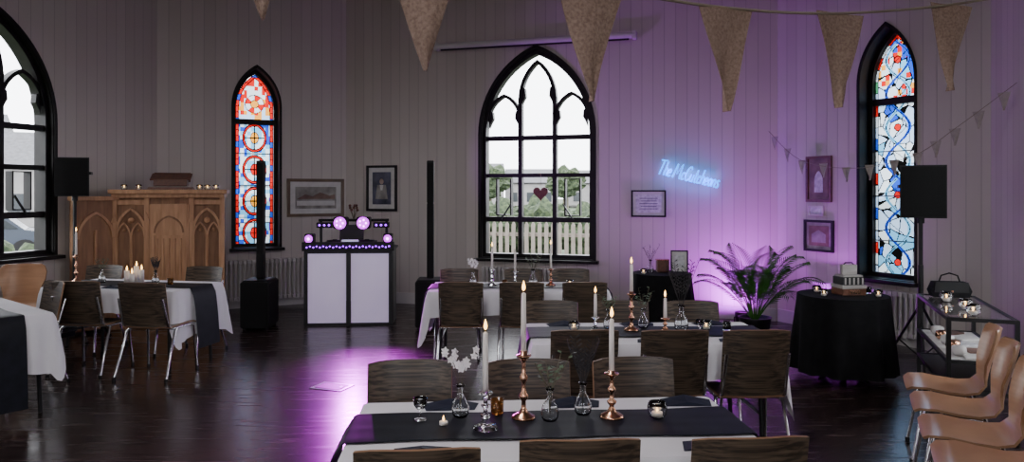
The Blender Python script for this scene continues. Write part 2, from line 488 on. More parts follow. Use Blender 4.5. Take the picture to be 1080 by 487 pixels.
def picture(name, wn, u, z, w, h, fm, matc, pic, inset=.07, fw=.03):
    loc,ang=on_wall(wn,u,z,.004); mb=MB()
    mb.prism([(-w/2,-h/2),(w/2,-h/2),(w/2,h/2),(-w/2,h/2)],-.03,-.004,fm,holes=[[(-w/2+fw,-h/2+fw),(w/2-fw,-h/2+fw),(w/2-fw,h/2-fw),(-w/2+fw,h/2-fw)]])
    mb.box((0,-.008,0),(w-fw,.008,h-fw),matc); mb.box((0,-.014,0),(w-2*inset,.006,h-2*inset),pic)
    return mb,loc,ang
M_P1=make_noisy('faded_engraving',(.16,.15,.14),(.40,.38,.35),7,.6)
M_P2=make_noisy('dark_portrait_print',(.01,.012,.03),(.12,.12,.20),5,.4)
M_P3=make_noisy('certificate_print',(.45,.45,.47),(.75,.75,.77),26,.6)
M_P4=make_noisy('sepia_print',(.10,.05,.04),(.26,.16,.13),6,.5)
M_WF=make_noisy('brown_frame',(.10,.06,.035),(.16,.10,.06),5,.4)
M_SKIN=mat('printed_figure',(.45,.33,.28),.6)
mb,l,a=picture('x','wall_left_diagonal',2.13,1.56,.84,.56,M_WF,M_PAPER,M_P1,.12,.045)
mb.prism([(-.28,-.02),(-.16,.05),(-.05,.02),(.06,.08),(.2,.03),(.28,.05),(.28,-.02)],-.019,-.0165,M_P4); mb.box((0,-.018,-.08),(.56,.003,.07),M_PAPER)
mb.obj('framed_engraving',l,a)
mb,l,a=picture('x','wall_back',.60,1.70,.50,.68,M_BLACKP,M_PAPER,M_P2,.10,.035)
mb.ball((.0,-.018,.10),.035,M_SKIN,10,sc=(1,.1,1.2)); mb.prism([(-.10,-.16),(.10,-.16),(.07,.05),(-.07,.05)],-.0195,-.0175,M_P1); mb.prism([(-.015,-.03),(.015,-.03),(.03,.05),(-.03,.05)],-.021,-.0196,M_PAPER)
mb.obj('framed_portrait',l,a)
mb,l,a=picture('x','wall_back',4.53,1.49,.46,.36,M_BLACKP,M_PAPER,M_P3,.06,.022)
for i in range(5): mb.box((0,-.0185,.07-.035*i),(.24-.03*(i%2),.002,.008),M_P2)
mb.obj('framed_certificate',l,a)
mb,l,a=picture('x','wall_right_diagonal',.64,1.80,.36,.55,M_DARKWOOD,M_P4,M_P4,.05,.03)
mb.prism(arch(.06,-.02,.12,-.16,8),-.0195,-.0175,M_P3); mb.obj('framed_church_print',l,a)
mb,l,a=picture('x','wall_right_diagonal',.64,1.12,.42,.38,M_BLACKP,M_P1,M_P4,.07,.03)
mb.prism([(-.1,-.08),(.1,-.08),(.1,.02),(0,.07),(-.1,.02)],-.0195,-.0175,M_P1); mb.obj('framed_photograph',l,a)
mb,l,a=picture('x','wall_right_diagonal',.60,1.42,.20,.12,M_PAPER,M_PAPER,M_P3,.02,.01); mb.obj('notice_card',l,a)
# projector screen housing
loc,ang=on_wall('wall_back',2.93,3.74,.10); mb=MB()
mb.tube([(-1.42,0,0),(1.42,0,0)],.045,M_WHITE,14)
for sx in (-1.42,1.42): mb.box((sx,.02,0),(.05,.12,.11),M_WHITE)
mb.box((0,0,-.05),(2.7,.02,.03),M_BLACKP)
mb.obj('projector_screen',loc,ang)

# neon sign
M_NEON=mat('blue_neon_tube',(.01,.15,.8),.3,emit=(.0,.30,1.0),es=3.2)
G={'T':(.8,[[(0,1),(.75,1.05)],[(.4,1),(.3,0)]]),
'h':(.46,[[(.05,1),(0,0)],[(0,.3),(.1,.5),(.24,.52),(.32,.38),(.3,.08),(.38,0)]]),
'e':(.46,[[(0,.25),(.28,.3),(.3,.45),(.16,.52),(.02,.4),(0,.15),(.12,0),(.36,.1)]]),
'M':(1.0,[[(0,0),(.12,1.0),(.36,.3),(.7,1.05),(.78,.05),(.88,0)]]),
'c':(.42,[[(.3,.42),(.17,.52),(.02,.4),(0,.14),(.12,0),(.34,.1)]]),
'C':(.62,[[(.5,.82),(.36,1),(.12,.85),(0,.45),(.08,.1),(.3,0),(.52,.14)]]),
'u':(.48,[[(0,.5),(.0,.14),(.12,0),(.28,.12),(.33,.5)],[(.33,.5),(.32,.06),(.4,0)]]),
't':(.38,[[(.14,.9),(.1,.12),(.18,0),(.3,.05)],[(0,.58),(.3,.6)]]),
'o':(.46,[[(.16,.52),(.02,.38),(.02,.13),(.15,0),(.3,.14),(.3,.38),(.16,.52),(.4,.45)]]),
'n':(.48,[[(0,.5),(0,0)],[(0,.3),(.12,.5),(.26,.5),(.32,.36),(.3,.08),(.4,0)]]),
's':(.4,[[(.28,.45),(.15,.52),(.04,.4),(.24,.2),(.2,.03),(.0,.04)]]),' ':(.22,[])}
loc,ang=on_wall('wall_back',4.64,1.89,.05)
mb=MB(); x=0
for ch in 'The McCutcheons':
    adv,st=G[ch]
    for sline in st:
        P=[Vector((p[0]+x+.22*p[1],0,p[1])) for p in sline]; Q=[]
        for i in range(len(P)-1):
            p0=P[max(i-1,0)];p1=P[i];p2=P[i+1];p3=P[min(i+2,len(P)-1)]
            for k in range(4):
                t=k/4; Q.append(.5*((2*p1)+(-p0+p2)*t+(2*p0-5*p1+4*p2-p3)*t*t+(-p0+3*p1-3*p2+p3)*t**3))
        Q.append(P[-1])
        if ch=='M' or ch=='T': Q=P
        mb.tube([(q.x*.108,0,q.z*.19) for q in Q],.0085,M_NEON,6)
    x+=adv
sgn=mb.obj('neon_name_sign',loc,ang); sgn.rotation_euler=(0,radians(14),ang)

# ------------------------------------------------------------------ outside
M_GRASS=make_noisy('grass',(.025,.045,.018),(.05,.075,.03),2,.9)
mb=MB(); mb.add([(-150,-60,-.35),(150,-60,-.35),(150,200,-.35),(-150,200,-.35)],[(0,1,2,3)],M_GRASS); mb.obj('ground_outside')
M_PATH=make_noisy('gravel_path',(.12,.11,.10),(.18,.17,.15),20,.9)
mb=MB(); mb.box((0,0,0),(30,2.0,.04),M_PATH); mb.obj('garden_path',(1,14.3,-.33),radians(-16.6))
mb=MB(); mb.box((0,0,0),(30,9,.04),M_PATH); mb.obj('car_park',(-20,20,-.33),radians(60))
M_FENCE=make_noisy('fence_paint',(.17,.145,.12),(.23,.20,.17),6,.7)
mb=MB()
for i in range(110):
    x=-8+i*.15; mb.box((x,0,.55),(.085,.025,1.15),M_FENCE)
    mb.prism([(x-.042,1.12),(x+.042,1.12),(x,1.2)],-.012,.012,M_FENCE)
for zz in (.3,.9): mb.box((0.2,.04,zz),(16.6,.04,.08),M_FENCE)
mb.obj('picket_fence',(.8,16.2,-.2),radians(-16.6))
M_BUSH=make_noisy('hedge_leaves',(.010,.020,.009),(.06,.085,.035),9,.9,bump=.6)
bm=bmesh.new(); bmesh.ops.create_icosphere(bm,subdivisions=4,radius=1)
for v in bm.verts:
    n=noise.noise(v.co*2.2)*.35+noise.noise(v.co*6)*.18+noise.noise(v.co*14)*.10; v.co*=1+n
bush=bpy.data.meshes.new('hedge_bush'); bm.to_mesh(bush); bm.free(); bush.materials.append(M_BUSH)
for i in range(22):
    xx=-9+i*1.1+random.uniform(-.3,.3); s=random.uniform(.8,1.2)
    place(bush,'hedge_bush',(xx,23-.29*xx+random.uniform(-.8,.8),.45),random.uniform(0,6),None,(s,s,s*random.uniform(.8,1.15)))
for (xx,yy,s) in ((-9.3,13.2,.75),(-10.4,13.8,.7),(-8.4,12.8,.7),(-11.4,14.3,.75)):
    place(bush,'hedge_bush',(xx,yy,.05),xx,None,(s,s,s*.8))
for (xx,yy,s) in ((-1.8,58,1.6),(4.5,62,1.5),(8,56,1.3),(-43,60,2.0)):
    mb=MB(); mb.tube([(0,0,-.3),(0,0,2.0)],[.3,.18],M_STEM,8)
    for j in range(5):
        a=j*1.3; mb.tube([(0,0,1.6),(cos(a)*.8,sin(a)*.8,2.6)],[.12,.04],M_STEM,6)
    t=mb.obj('garden_tree',(xx,yy,0)); c=place(bush,'crown',(0,0,2.4),0,t,(s,s,s*.8))
M_BR=make_noisy('pale_render',(.22,.21,.21),(.27,.26,.25),2,.9); M_ROOF=make_noisy('slate_roof',(.08,.08,.085),(.12,.12,.13),6,.8); M_WIN=mat('house_window',(.03,.035,.04),.2)
def house(x,y,w,d,h,rz):
    mb=MB(); mb.box((0,0,h/2-.3),(w,d,h),M_BR)
    mb.add([(-w/2-.3,-d/2-.3,h-.3),(w/2+.3,-d/2-.3,h-.3),(w/2+.3,d/2+.3,h-.3),(-w/2-.3,d/2+.3,h-.3),(-w/2,0,h+1.4),(w/2,0,h+1.4)],[(0,1,5,4),(2,3,4,5),(1,2,5),(3,0,4)],M_ROOF)
    for zz in range(int(h//2.4)):
        for j in range(int(w//2)):
            mb.box((-w/2+1+j*2,-d/2-.02,1.0+zz*2.4),(.9,.06,1.1),M_WIN)
    mb.obj('house',(x,y,0),rz)
house(-25.5,36,7,5,3.2,.5); house(-35,46,6,6,5.2,.5); house(-4.5,88,7,6,3.6,0); house(2.2,90,6,6,3.0,0); house(13,95,12,8,3.0,0)
mb=MB(); M_CAR=mat('car_paint',(.05,.06,.08),.25); 
P=[(-2.1,.3),(2.1,.3),(2.15,.75),(1.3,.9),(.7,1.4),(-1.1,1.42),(-1.9,.95),(-2.15,.8)]
mb.prism(P,-.85,.85,M_CAR); mb.prism([(-1.6,.95),(1.15,.93),(.65,1.33),(-1.05,1.35)],-.87,.87,M_WIN)
for sx in (-1.3,1.3):
    for sy in (-.8,.8): mb.cyl((sx,sy-.1,.32),(sx,sy+.1,.32),.32,M_BLACKP,n=18)
mb.obj('parked_car',(-15.0,20.5,-.305),radians(30))

# ------------------------------------------------------------------ furniture
def dark_chair_mesh():
    mb=MB()
    P=[]
    for i in range(9):
        x=-.195+.39*i/8; col=[]
        for j in range(7):
            z=.47+.39*j/6
            if j==6: z-=.012*(abs(x)/.195)**4
            col.append((x,-.215+.035*(x/.195)**2-(z-.47)*.17,z))
        P.append(col)
    mb.sheet(P,M_ZEB,.012,me=M_BEECHE)
    P=[]
    for i in range(7):
        x=-.195+.39*i/6; col=[]
        for j in range(9):
            y=-.17+.38*j/8; z=.455-.008*cos(x/.195*pi/2)- (.02*max(0,(y-.13)/.08)**2)
            col.append((x,y,z))
        P.append(col)
    mb.sheet(P,M_ZEB,.014,me=M_BEECHE)
    for s in (-1,1):
        mb.tube([(s*.215,.19,.012),(s*.20,.15,.41),(s*.19,.11,.433),(s*.185,-.10,.433),(s*.185,-.19,.47),(s*.182,-.235,.62),(s*.18,-.262,.72)],.0105,M_CHROME,8)
        mb.tube([(s*.215,-.27,.012),(s*.20,-.12,.41),(s*.188,-.08,.430)],.0105,M_CHROME,8)
        for yy in (.19,-.27): mb.cyl((s*.215,yy,0),(s*.215,yy,.03),.014,M_BLACKP,n=8)
    mb.tube([(-.185,.1,.43),(.185,.1,.43)],.009,M_CHROME,8); mb.tube([(-.185,-.1,.43),(.185,-.1,.43)],.009,M_CHROME,8)
    return mb.mesh('dining_chair')
CH=dark_chair_mesh()
def chair(x,y,deg,s=1): place(CH,'dining_chair',(x,y,0),radians(deg),None,(s,s,1))
def beech_chair_mesh():
    mb=MB(); prof=[(.225,.425,.17),(.20,.445,.195),(.12,.45,.205),(.02,.437,.205),(-.08,.432,.20),(-.15,.445,.185),(-.195,.49,.165),(-.215,.55,.155),(-.232,.62,.17),(-.25,.69,.20),(-.268,.76,.205),(-.282,.81,.185),(-.288,.83,.15)]
    P=[]
    for i in range(11):
        s=-1+2*i/10; row=[]
        for (y,z,w) in prof:
            bk=max(0,min(1,(z-.47)/.12)); row.append((s*w, y+.045*bk*s*s, z+.012*(1-bk)*s*s))
        P.append(row)
    mb.sheet(P,M_BEECH,.013,me=M_BEECHE)
    for s in (-1,1):
        mb.tube([(s*.225,.20,.012),(s*.19,.13,.40),(s*.165,.09,.425),(s*.165,-.09,.422),(s*.19,-.14,.40),(s*.225,-.26,.012)],.0105,M_CHROME,8)
        for yy in (.20,-.26): mb.cyl((s*.225,yy,0),(s*.225,yy,.03),.014,M_BLACKP,n=8)
    for yy in (.09,-.09): mb.tube([(-.165,yy,.424),(.165,yy,.424)],.009,M_CHROME,8)
    return mb.mesh('beech_chair')
BCH=beech_chair_mesh()

def dining_table(x,y,deg,Ln=1.5,W=.7,Hh=.745,ol=.21,oe=.38,runner=True,rhang=.42,seed=0):
    rnd=random.Random(seed); mb=MB(); r=.03; ring=[]
    def side(x0,y0,x1,y1,nx,ny,n):
        for i in range(n): t=i/n; ring.append((x0+(x1-x0)*t,y0+(y1-y0)*t,nx,ny))
    hx,hy=Ln/2,W/2; nl=70; ns=34
    def cor(cx,cy,a0):
        for i in range(6): a=a0+pi/2*i/6; ring.append((cx+r*cos(a),cy+r*sin(a),cos(a),sin(a)))
    side(-hx+r,-hy,hx-r,-hy,0,-1,nl); cor(hx-r,-hy+r,-pi/2); side(hx,-hy+r,hx,hy-r,1,0,ns); cor(hx-r,hy-r,0)
    side(hx-r,hy,-hx+r,hy,0,1,nl); cor(-hx+r,hy-r,pi/2); side(-hx,hy-r,-hx,-hy+r,-1,0,ns); cor(-hx+r,-hy+r,pi)
    n=len(ring); p1,p2=rnd.uniform(0,6),rnd.uniform(0,6)
    mb.add([(a,b,Hh) for a,b,_,_ in ring],[tuple(range(n))],M_CLOTH)
    vs=[];K=9
    per=2*(Ln+W)
    for k in range(K):
        t=k/(K-1)
        for i,(a,b,nx,ny) in enumerate(ring):
            s=i/n*per
            over=(ol*abs(ny)+oe*abs(nx))
            corner=min(1,1.6*abs(nx*ny)*2)
            dc=min(abs(abs(a)-hx)+abs(abs(b)-hy),.3)/.3
            over*=1+.12*(1-dc)
            rp=.012*sin(s*2*pi/.21+p1)+.008*sin(s*2*pi/.13+p2)
            d=.006+ (.030*sqrt(t)) + rp*t + .05*corner*t
            vs.append((a+nx*d*(1 if k else .0), b+ny*d*(1 if k else .0), Hh-.0-over*t))
    fs=[(k*n+i,k*n+(i+1)%n,(k+1)*n+(i+1)%n,(k+1)*n+i) for k in range(K-1) for i in range(n)]
    mb.add(vs,fs,M_CLOTH,True)
    mb.box((0,0,Hh-.02),(Ln-.03,W-.03,.03),M_BEECHE)
    for sx in (-1,1):
        for sy in (-1,1): mb.tube([(sx*(hx-.12),sy*(hy-.08),Hh-.03),(sx*(hx-.10),sy*(hy-.06),0)],.016,M_BLACKM,8)
        mb.tube([(sx*(hx-.11),-(hy-.07),.3),(sx*(hx-.11),(hy-.07),.3)],.012,M_BLACKM,8)
    mb.obj('dining_table',(x,y,0),radians(deg))
    if runner:
        mb=MB(); path=[]
        for k in range(9): t=1-k/8; path.append((-hx-.02-.075*sqrt(t),Hh+.006-rhang*t))
        path[-1]=(-hx-.012,Hh+.004)
        m=[(-hx+.0,Hh+.009)]+[(-hx+Ln*i/16,Hh+.009) for i in range(1,17)]
        rp=[(-q[0],q[1]) for q in path[::-1]]
        path=path+m+rp
        P=[]
        for j in range(9):
            v=-.165+.33*j/8; P.append([(px,v+(.008*sin(px*9+v*4)),pz+(.0015*sin(v*60+px*5))) for px,pz in path])
        mb.sheet(P,M_RUN,.003)
        mb.obj('table_runner',(x,y,0),radians(deg))
def T(x,y,deg,u,v):
    a=radians(deg); return (x+u*cos(a)-v*sin(a), y+u*sin(a)+v*cos(a))
ZT=.7575; ZC=.746

def flame(mb,z,x=0,y=0,s=1):
    mb.lathe([(0,z),(.005*s,z+.006*s),(.006*s,z+.014*s),(.003*s,z+.027*s),(0,z+.036*s)],M_FLAME,(x,y,0),8)
def candlestick(x,y,z,h,ch,metal=None,lit=True):
    metal=metal or M_ROSE; mb=MB()
    mb.lathe([(.048,0),(.048,.006),(.040,.012),(.020,.022),(.010,.040),(.009,h*.25),(.017,h*.30),(.020,h*.34),(.009,h*.39),(.008,h*.52),(.015,h*.57),(.018,h*.61),(.008,h*.66),(.008,h*.82),(.016,h*.88),(.030,h*.925),(.030,h*.94),(.014,h*.945),(.014,h)],metal,n=20)
    mb.lathe([(.011,h*.95),(.0105,h+ch*.5),(.009,h+ch),(.002,h+ch+.005)],M_CANDLE,n=14)
    mb.tube([(0,0,h+ch),(0.001,0,h+ch+.012)],.0012,M_BLACKP,5)
    if lit: flame(mb,h+ch+.010,s=1.2)
    mb.obj('candlestick',(x,y,z))
def tealight(x,y,z,s=1.0,glass=True):
    mb=MB()
    mb.lathe([(.020*s,.002),(.020*s,.018*s),(.018*s,.018*s)],M_CANDLE,n=14); flame(mb,.019*s,s=.8*s)
    if glass: mb.lathe([(.024*s,0),(.033*s,.012*s),(.036*s,.035*s),(.031*s,.055*s),(.030*s,.055*s),(.034*s,.035*s),(.031*s,.013*s),(.022*s,.002)],M_GLASS,n=18)
    mb.obj('tealight_holder',(x,y,z))
def vase(x,y,z,kind='white',hs=1.0,s=1.0):
    mb=MB(); rnd=random.Random(int((x+9)*1000))
    o=[(.026,0),(.033,.012),(.036,.035),(.028,.060),(.013,.085),(.012,.112),(.018,.125)]
    o=[(r*s,zz*s) for r,zz in o]; i=[(max(.002,r-.0025),zz+.003) for r,zz in o][::-1]
    mb.lathe(o+i,M_GLASS,n=18)
    zt=.12*s
    if kind=='white':
        # a few arching sprigs carrying small five-petalled blossoms
        for k in range(4):
            a=k*1.57+.4; le=rnd.uniform(.10,.17)*hs; hd=Vector((cos(a),sin(a),0))
            pts=[Vector((0,0,.02)),Vector((0,0,zt))+hd*.006,Vector((0,0,zt+le*.55))+hd*le*.16,Vector((0,0,zt+le))+hd*le*.42]
            mb.tube(pts,.0013,M_STEM,5)
            for q in range(4):
                p=pts[2].lerp(pts[3],q/3)+Vector((rnd.uniform(-.015,.015),rnd.uniform(-.015,.015),rnd.uniform(-.008,.008)))
                nrm=Vector((rnd.uniform(-.6,.6),-1,rnd.uniform(-.1,.7))).normalized(); e1=nrm.orthogonal().normalized(); e2=nrm.cross(e1)
                for w in range(5):
                    b=2*pi*w/5; d=e1*cos(b)+e2*sin(b); c=-e1*sin(b)+e2*cos(b)
                    mb.add([p,p+d*.009+c*.006+nrm*.001,p+d*.017+nrm*.004,p+d*.009-c*.006+nrm*.001],[(0,1,2,3)],M_PETAL)
                mb.ball(tuple(p+nrm*.002),.0035,M_PETAL,6)
    elif kind=='green':
        for k in range(7):
            a=k*.9; le=rnd.uniform(.07,.15)*hs; t=Vector((cos(a)*le*.6,sin(a)*le*.6,zt+le))
            mb.tube([(0,0,.02),(cos(a)*.008,sin(a)*.008,zt),t],.0016,M_STEM,5)
            for q in range(6):
                b=Vector((0,0,zt)).lerp(t,.3+.7*q/5); aa=rnd.uniform(0,6); d=Vector((cos(aa),sin(aa),.3))*.026; w=Vector((-sin(aa),cos(aa),0))*.009
                mb.add([b,b+d*.5+w,b+d,b+d*.5-w],[(0,1,2,3)],M_LEAFG,True)
    else:
        for k in range(11):
            a=k*.57+rnd.uniform(0,.4); le=rnd.uniform(.13,.24)*hs; t=Vector((cos(a)*le*.38,sin(a)*le*.38,zt+le)); p0=Vector((cos(a)*.006,sin(a)*.006,zt))
            mb.tube([(0,0,.02),p0,t],.0012,M_DRIED,5)
            for q in range(14):
                b=p0.lerp(t,.35+.65*q/13); sd=1 if q%2 else -1; d=Vector((-sin(a)*sd*.02,cos(a)*sd*.02,.014)); 
                mb.add([b,b+d+Vector((0,0,.005)),b+d*1.3,b+d-Vector((0,0,.003))],[(0,1,2,3)],M_DRIED)
    mb.obj('flower_vase',(x,y,z))
def napkin(x,y,z,deg):
    mb=MB(); mb.add([(-.12,-.05,0),(.12,-.05,0),(.10,.05,0),(-.10,.05,0),(0,-.03,.028),(0,.035,.014),(-.06,-.015,.012),(.06,-.015,.012)],
        [(0,1,4),(1,7,4),(1,2,7),(2,5,7),(7,5,4),(4,5,6),(5,3,6),(3,0,6),(0,4,6),(3,5,2),(3,2,1,0)],M_NAVY); mb.obj('folded_napkin',(x,y,z),radians(deg))
def tumbler(x,y,z,m):
    mb=MB(); mb.lathe([(.022,0),(.026,.01),(.028,.06),(.0265,.06),(.024,.012),(.002,.006)],m,n=18); mb.obj('glass_tumbler',(x,y,z))
def goblet(x,y,z):
    mb=MB(); mb.lathe([(.026,0),(.025,.004),(.004,.008),(.004,.035),(.015,.042),(.027,.06),(.028,.085),(.0265,.085),(.025,.06),(.012,.045),(.001,.044)],M_GLASS,n=18); mb.obj('glass_goblet',(x,y,z))

# --- front table
FX,FY,FR=.14,2.86,4
dining_table(FX,FY,FR,1.5,.72,oe=.34,seed=1)
for px,py,r in ((-.315,2.54,5),(.207,2.63,3),(.755,2.65,5)): chair(px,py,r)
for px,py,r in ((-.46,3.22,184),(.09,3.23,183),(.60,3.27,186)): chair(px,py,r)
candlestick(.046,2.92,ZT,.265,.225)
candlestick(-.10,2.79,ZT,.145,.215,M_GLASS)
candlestick(.395,2.93,ZT,.185,.20)
vase(-.205,2.94,ZT,'white',1.1); vase(.148,2.89,ZT,'green',1.0); vase(.285,2.97,ZT,'dried',.85)
tealight(.575,2.93,ZT,1.1); tealight(-.262,2.83,ZT,.8,False); tumbler(-.06,2.97,ZT,M_AMBER); goblet(-.36,2.90,ZT)
for u,v,r in ((-.47,-.27,4),(.06,-.27,4),(.56,-.27,2),(-.38,.27,184),(.14,.27,184),(.62,.26,182)):
    a=T(FX,FY,FR,u,v); napkin(a[0],a[1],ZC+.001,r)
# --- middle table
MX,MY,MR=.86,4.75,2
dining_table(MX,MY,MR,1.5,.72,oe=.36,seed=2)
for px in (.41,.93,1.40): chair(px,4.50,2)
for px in (.29,.80,1.31): chair(px,5.11,182)
a=T(MX,MY,MR,-.10,.02); candlestick(a[0]+.01,a[1],ZT,.25,.17)
candlestick(.965,4.66,ZT,.10,.12,None); candlestick(.53,4.70,ZT,.10,.14,M_GLASS)
vase(1.09,4.76,ZT,'dried',1.25,1.3); vase(.86,4.85,ZT,'green',.9); vase(.63,4.82,ZT,'green',.7)
tealight(1.26,4.80,ZT); tealight(.40,4.78,ZT); tumbler(1.38,4.75,ZT,M_GLASS); goblet(1.19,4.68,ZT)
for u in (-.5,0,.5):
    for v,r in ((-.27,0),(.27,180)):
        a=T(MX,MY,MR,u,v); napkin(a[0],a[1],ZC+.001,r+MR)
# --- back table
BX,BY,BR=.06,7.05,0
dining_table(BX,BY,BR,1.65,.72,oe=.40,seed=3)
for px in (-.45,.085,.64): chair(px,6.74,0)
for px in (-.54,.12,.60): chair(px,7.36,180)
candlestick(-.19,7.05,ZT,.16,.20,M_GLASS); candlestick(.03,7.12,ZT,.13,.20,M_GLASS,False); candlestick(.37,7.05,ZT,.16,.22)
vase(.2,7.05,ZT,'green',1.5,1.2); vase(-.37,7.02,ZT,'white',.8); tealight(.55,7.02,ZT); tumbler(-.07,6.98,ZT,M_AMBER)
# --- left table
LX,LY,LR=-3.68,7.2,-12
dining_table(LX,LY,LR,1.45,.74,oe=.42,rhang=.56,seed=4)
chair(-3.86,6.84,-3,1.12); chair(-3.20,6.72,-6,1.12)
chair(-4.42,7.70,172,1.1); chair(-3.30,7.55,168,1.1)
a=T(LX,LY,LR,-.64,-.02); candlestick(a[0],a[1],ZT,.27,.22)
for u,v,h in ((-.08,.0,.12),(-.02,.06,.16),(.01,-.04,.10),(.06,.03,.13)):
    a=T(LX,LY,LR,u,v); mb=MB(); mb.lathe([(.024,0),(.024,h),(.020,h+.002),(.003,h-.002)],M_CANDLE,n=14); flame(mb,h,s=1.5); mb.obj('pillar_candle',(a[0],a[1],ZT))
a=T(LX,LY,LR,-.36,0); vase(a[0],a[1],ZT,'green',.9); a=T(LX,LY,LR,.24,.0); vase(a[0],a[1],ZT,'dried',.6)
a=T(LX,LY,LR,.4,0); tumbler(a[0],a[1],ZT,M_AMBER)
for u in (-.4,.0,.45):
    a=T(LX,LY,LR,u,-.28); napkin(a[0],a[1],ZC+.001,LR)
# --- nearest left table
NX,NY,NR=-4.23,5.72,-40
dining_table(NX,NY,NR,1.5,.74,oe=.40,rhang=.66,seed=5)
chair(-4.20,6.33,142,1.05); chair(-5.03,5.2,-38,1.0)
# beech chairs
place(BCH,'beech_chair',(-4.90,7.28,0),radians(196),None,(1.05,1.05,1.1))
face=atan2(.42,-.91)-pi/2
for (cx,cy) in ((2.70,4.60),(2.50,4.15),(2.30,3.70),(2.13,3.28)):
    place(BCH,'beech_chair',(cx,cy,0),face)

# ------------------------------------------------------------------ DJ booth
parent=bpy.data.objects.new('dj_booth',None); parent.location=(-2.02,9.15,0); parent.rotation_euler=(0,0,radians(4)); scene.collection.objects.link(parent)
M_LED=mat('purple_led',(.2,.03,.6),.4,emit=(.34,.01,1.0),es=4.5)
M_LENS=mat('magenta_lens',(.5,.05,.6),.3,emit=(.62,.01,.95),es=3.2)
M_CORE=mat('magenta_led_core',(.5,.05,.6),.3,emit=(.85,.15,1.0),es=14)
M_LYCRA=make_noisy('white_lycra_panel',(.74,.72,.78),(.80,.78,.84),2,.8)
b_=M_LYCRA.node_tree.nodes['Principled BSDF']; b_.inputs['Emission Color'].default_value=(.68,.50,.95,1); b_.inputs['Emission Strength'].default_value=.26  # weak emission stands in for light inside the booth, behind the panels
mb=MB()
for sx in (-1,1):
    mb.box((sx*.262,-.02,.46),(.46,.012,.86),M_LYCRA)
for x in (-.515,0,.515): mb.box((x,-.02,.47),(.045,.04,.94),M_BLACKM)
for z in (.015,.905): mb.box((0,-.02,z),(1.07,.04,.035),M_BLACKM)
for sx in (-1,1):
    mb.box((sx*.535,.22,.47),(.02,.45,.93),M_BLACKM)
mb.obj('facade_panels',(0,0,0),0,parent)
mb=MB(); mb.box((0,.25,.935),(1.12,.6,.03),M_BLACKP); mb.box((0,-.035,.985),(1.12,.04,.09),M_BLACKP)
mb.obj('table_deck',(0,0,0),0,parent)
mb=MB()
for i in range(26): mb.ball((-.5+i*.04,-.062,.965+.012*(i%2)),.011,M_LED,6)
mb.obj('led_strip',(0,0,0),0,parent)
mb=MB()
mb.box((0,.18,.99),(.62,.34,.07),M_BLACKP); 
for i in (-.2,.2): mb.lathe([(.10,1.025),(.10,1.04),(.03,1.042),(.03,1.05)],M_BLACKM,(i,.18,0),20)
mb.box((0,.26,1.13),(.30,.012,.20),M_BLACKP,rx=-.25); mb.box((.02,-.02,1.045),(.2,.01,.025),mat('lit_label',(.5,.5,.6),.4,emit=(.6,.6,.9),es=.6))
for i in range(8): mb.cyl((-.1+i*.03,.06,1.02),(-.1+i*.03,.06,1.045),.007,M_WHITE,n=8)
mb.obj('mixer_and_decks',(0,0,0),0,parent)
mb=MB(); mb.tube([(-.45,.45,1.28),(.45,.45,1.28)],.018,M_BLACKM,8)
for sx in (-.42,.42): mb.tube([(sx,.45,.94),(sx,.45,1.28)],.018,M_BLACKM,8)
for x in (-.15,.14):
    mb.box((x,.36,1.25),(.17,.16,.15),M_BLACKP); mb.cyl((x,.30,1.25),(x,.26,1.25),.085,M_BLACKP,n=18)
    mb.ball((x,.258,1.25),.078,M_LENS,18,sc=(1,.45,1))
    for k in range(5):
        a=k*2*pi/5; mb.ball((x+.042*cos(a),.226,1.25+.042*sin(a)),.011,M_CORE,8)
for x in (-.36,.36,):
    mb.box((x,.40,1.22),(.2,.12,.07),M_BLACKP); 
    for k in (-.06,0,.06): mb.ball((x+k,.338,1.22),.014,M_LED,6)
for sx in (-1,1):
    mb.box((sx*.48,.05,1.07),(.11,.12,.12),M_BLACKP); mb.cyl((sx*.48,-.01,1.07),(sx*.48,-.045,1.07),.055,M_BLACKP,n=16); mb.ball((sx*.48,-.045,1.07),.048,M_LENS,14,sc=(1,.4,1)); mb.ball((sx*.48,-.060,1.07),.018,M_CORE,10,sc=(1,.5,1))
# dried copper-coloured sprig between the lamps
rnd=random.Random(4)
for k in range(9):
    a=k*.7; mb.tube([(0,.42,1.29),(.05*cos(a),.42+.03*sin(a),1.40+.03*(k%3))],.003,M_STEM,5); mb.ball((.05*cos(a),.42+.03*sin(a),1.41+.03*(k%3)),.018,M_DARKWOOD,6)
mb.obj('effect_lights',(0,0,0),0,parent)

def tower(x,y):
    mb=MB(); mb.box((0,0,.30),(.34,.42,.58),M_BLACKP); mb.box((0,-.215,.30),(.31,.012,.54),M_GRILLE)
    mb.box((0,.05,1.05),(.085,.10,.92),M_BLACKP); mb.box((0,.05,1.77),(.085,.10,.52),M_BLACKP)
    mb.box((0,-.004,1.3),(.07,.010,1.4),M_GRILLE)
    for sx in (-.13,.13):
        for sy in (-.17,.17): mb.cyl((sx,sy,0),(sx,sy,.02),.02,M_BLACKM,n=8)
    mb.obj('column_speaker',(x,y,0),radians(3))
tower(-3.07,9.0); tower(-1.0,9.05)

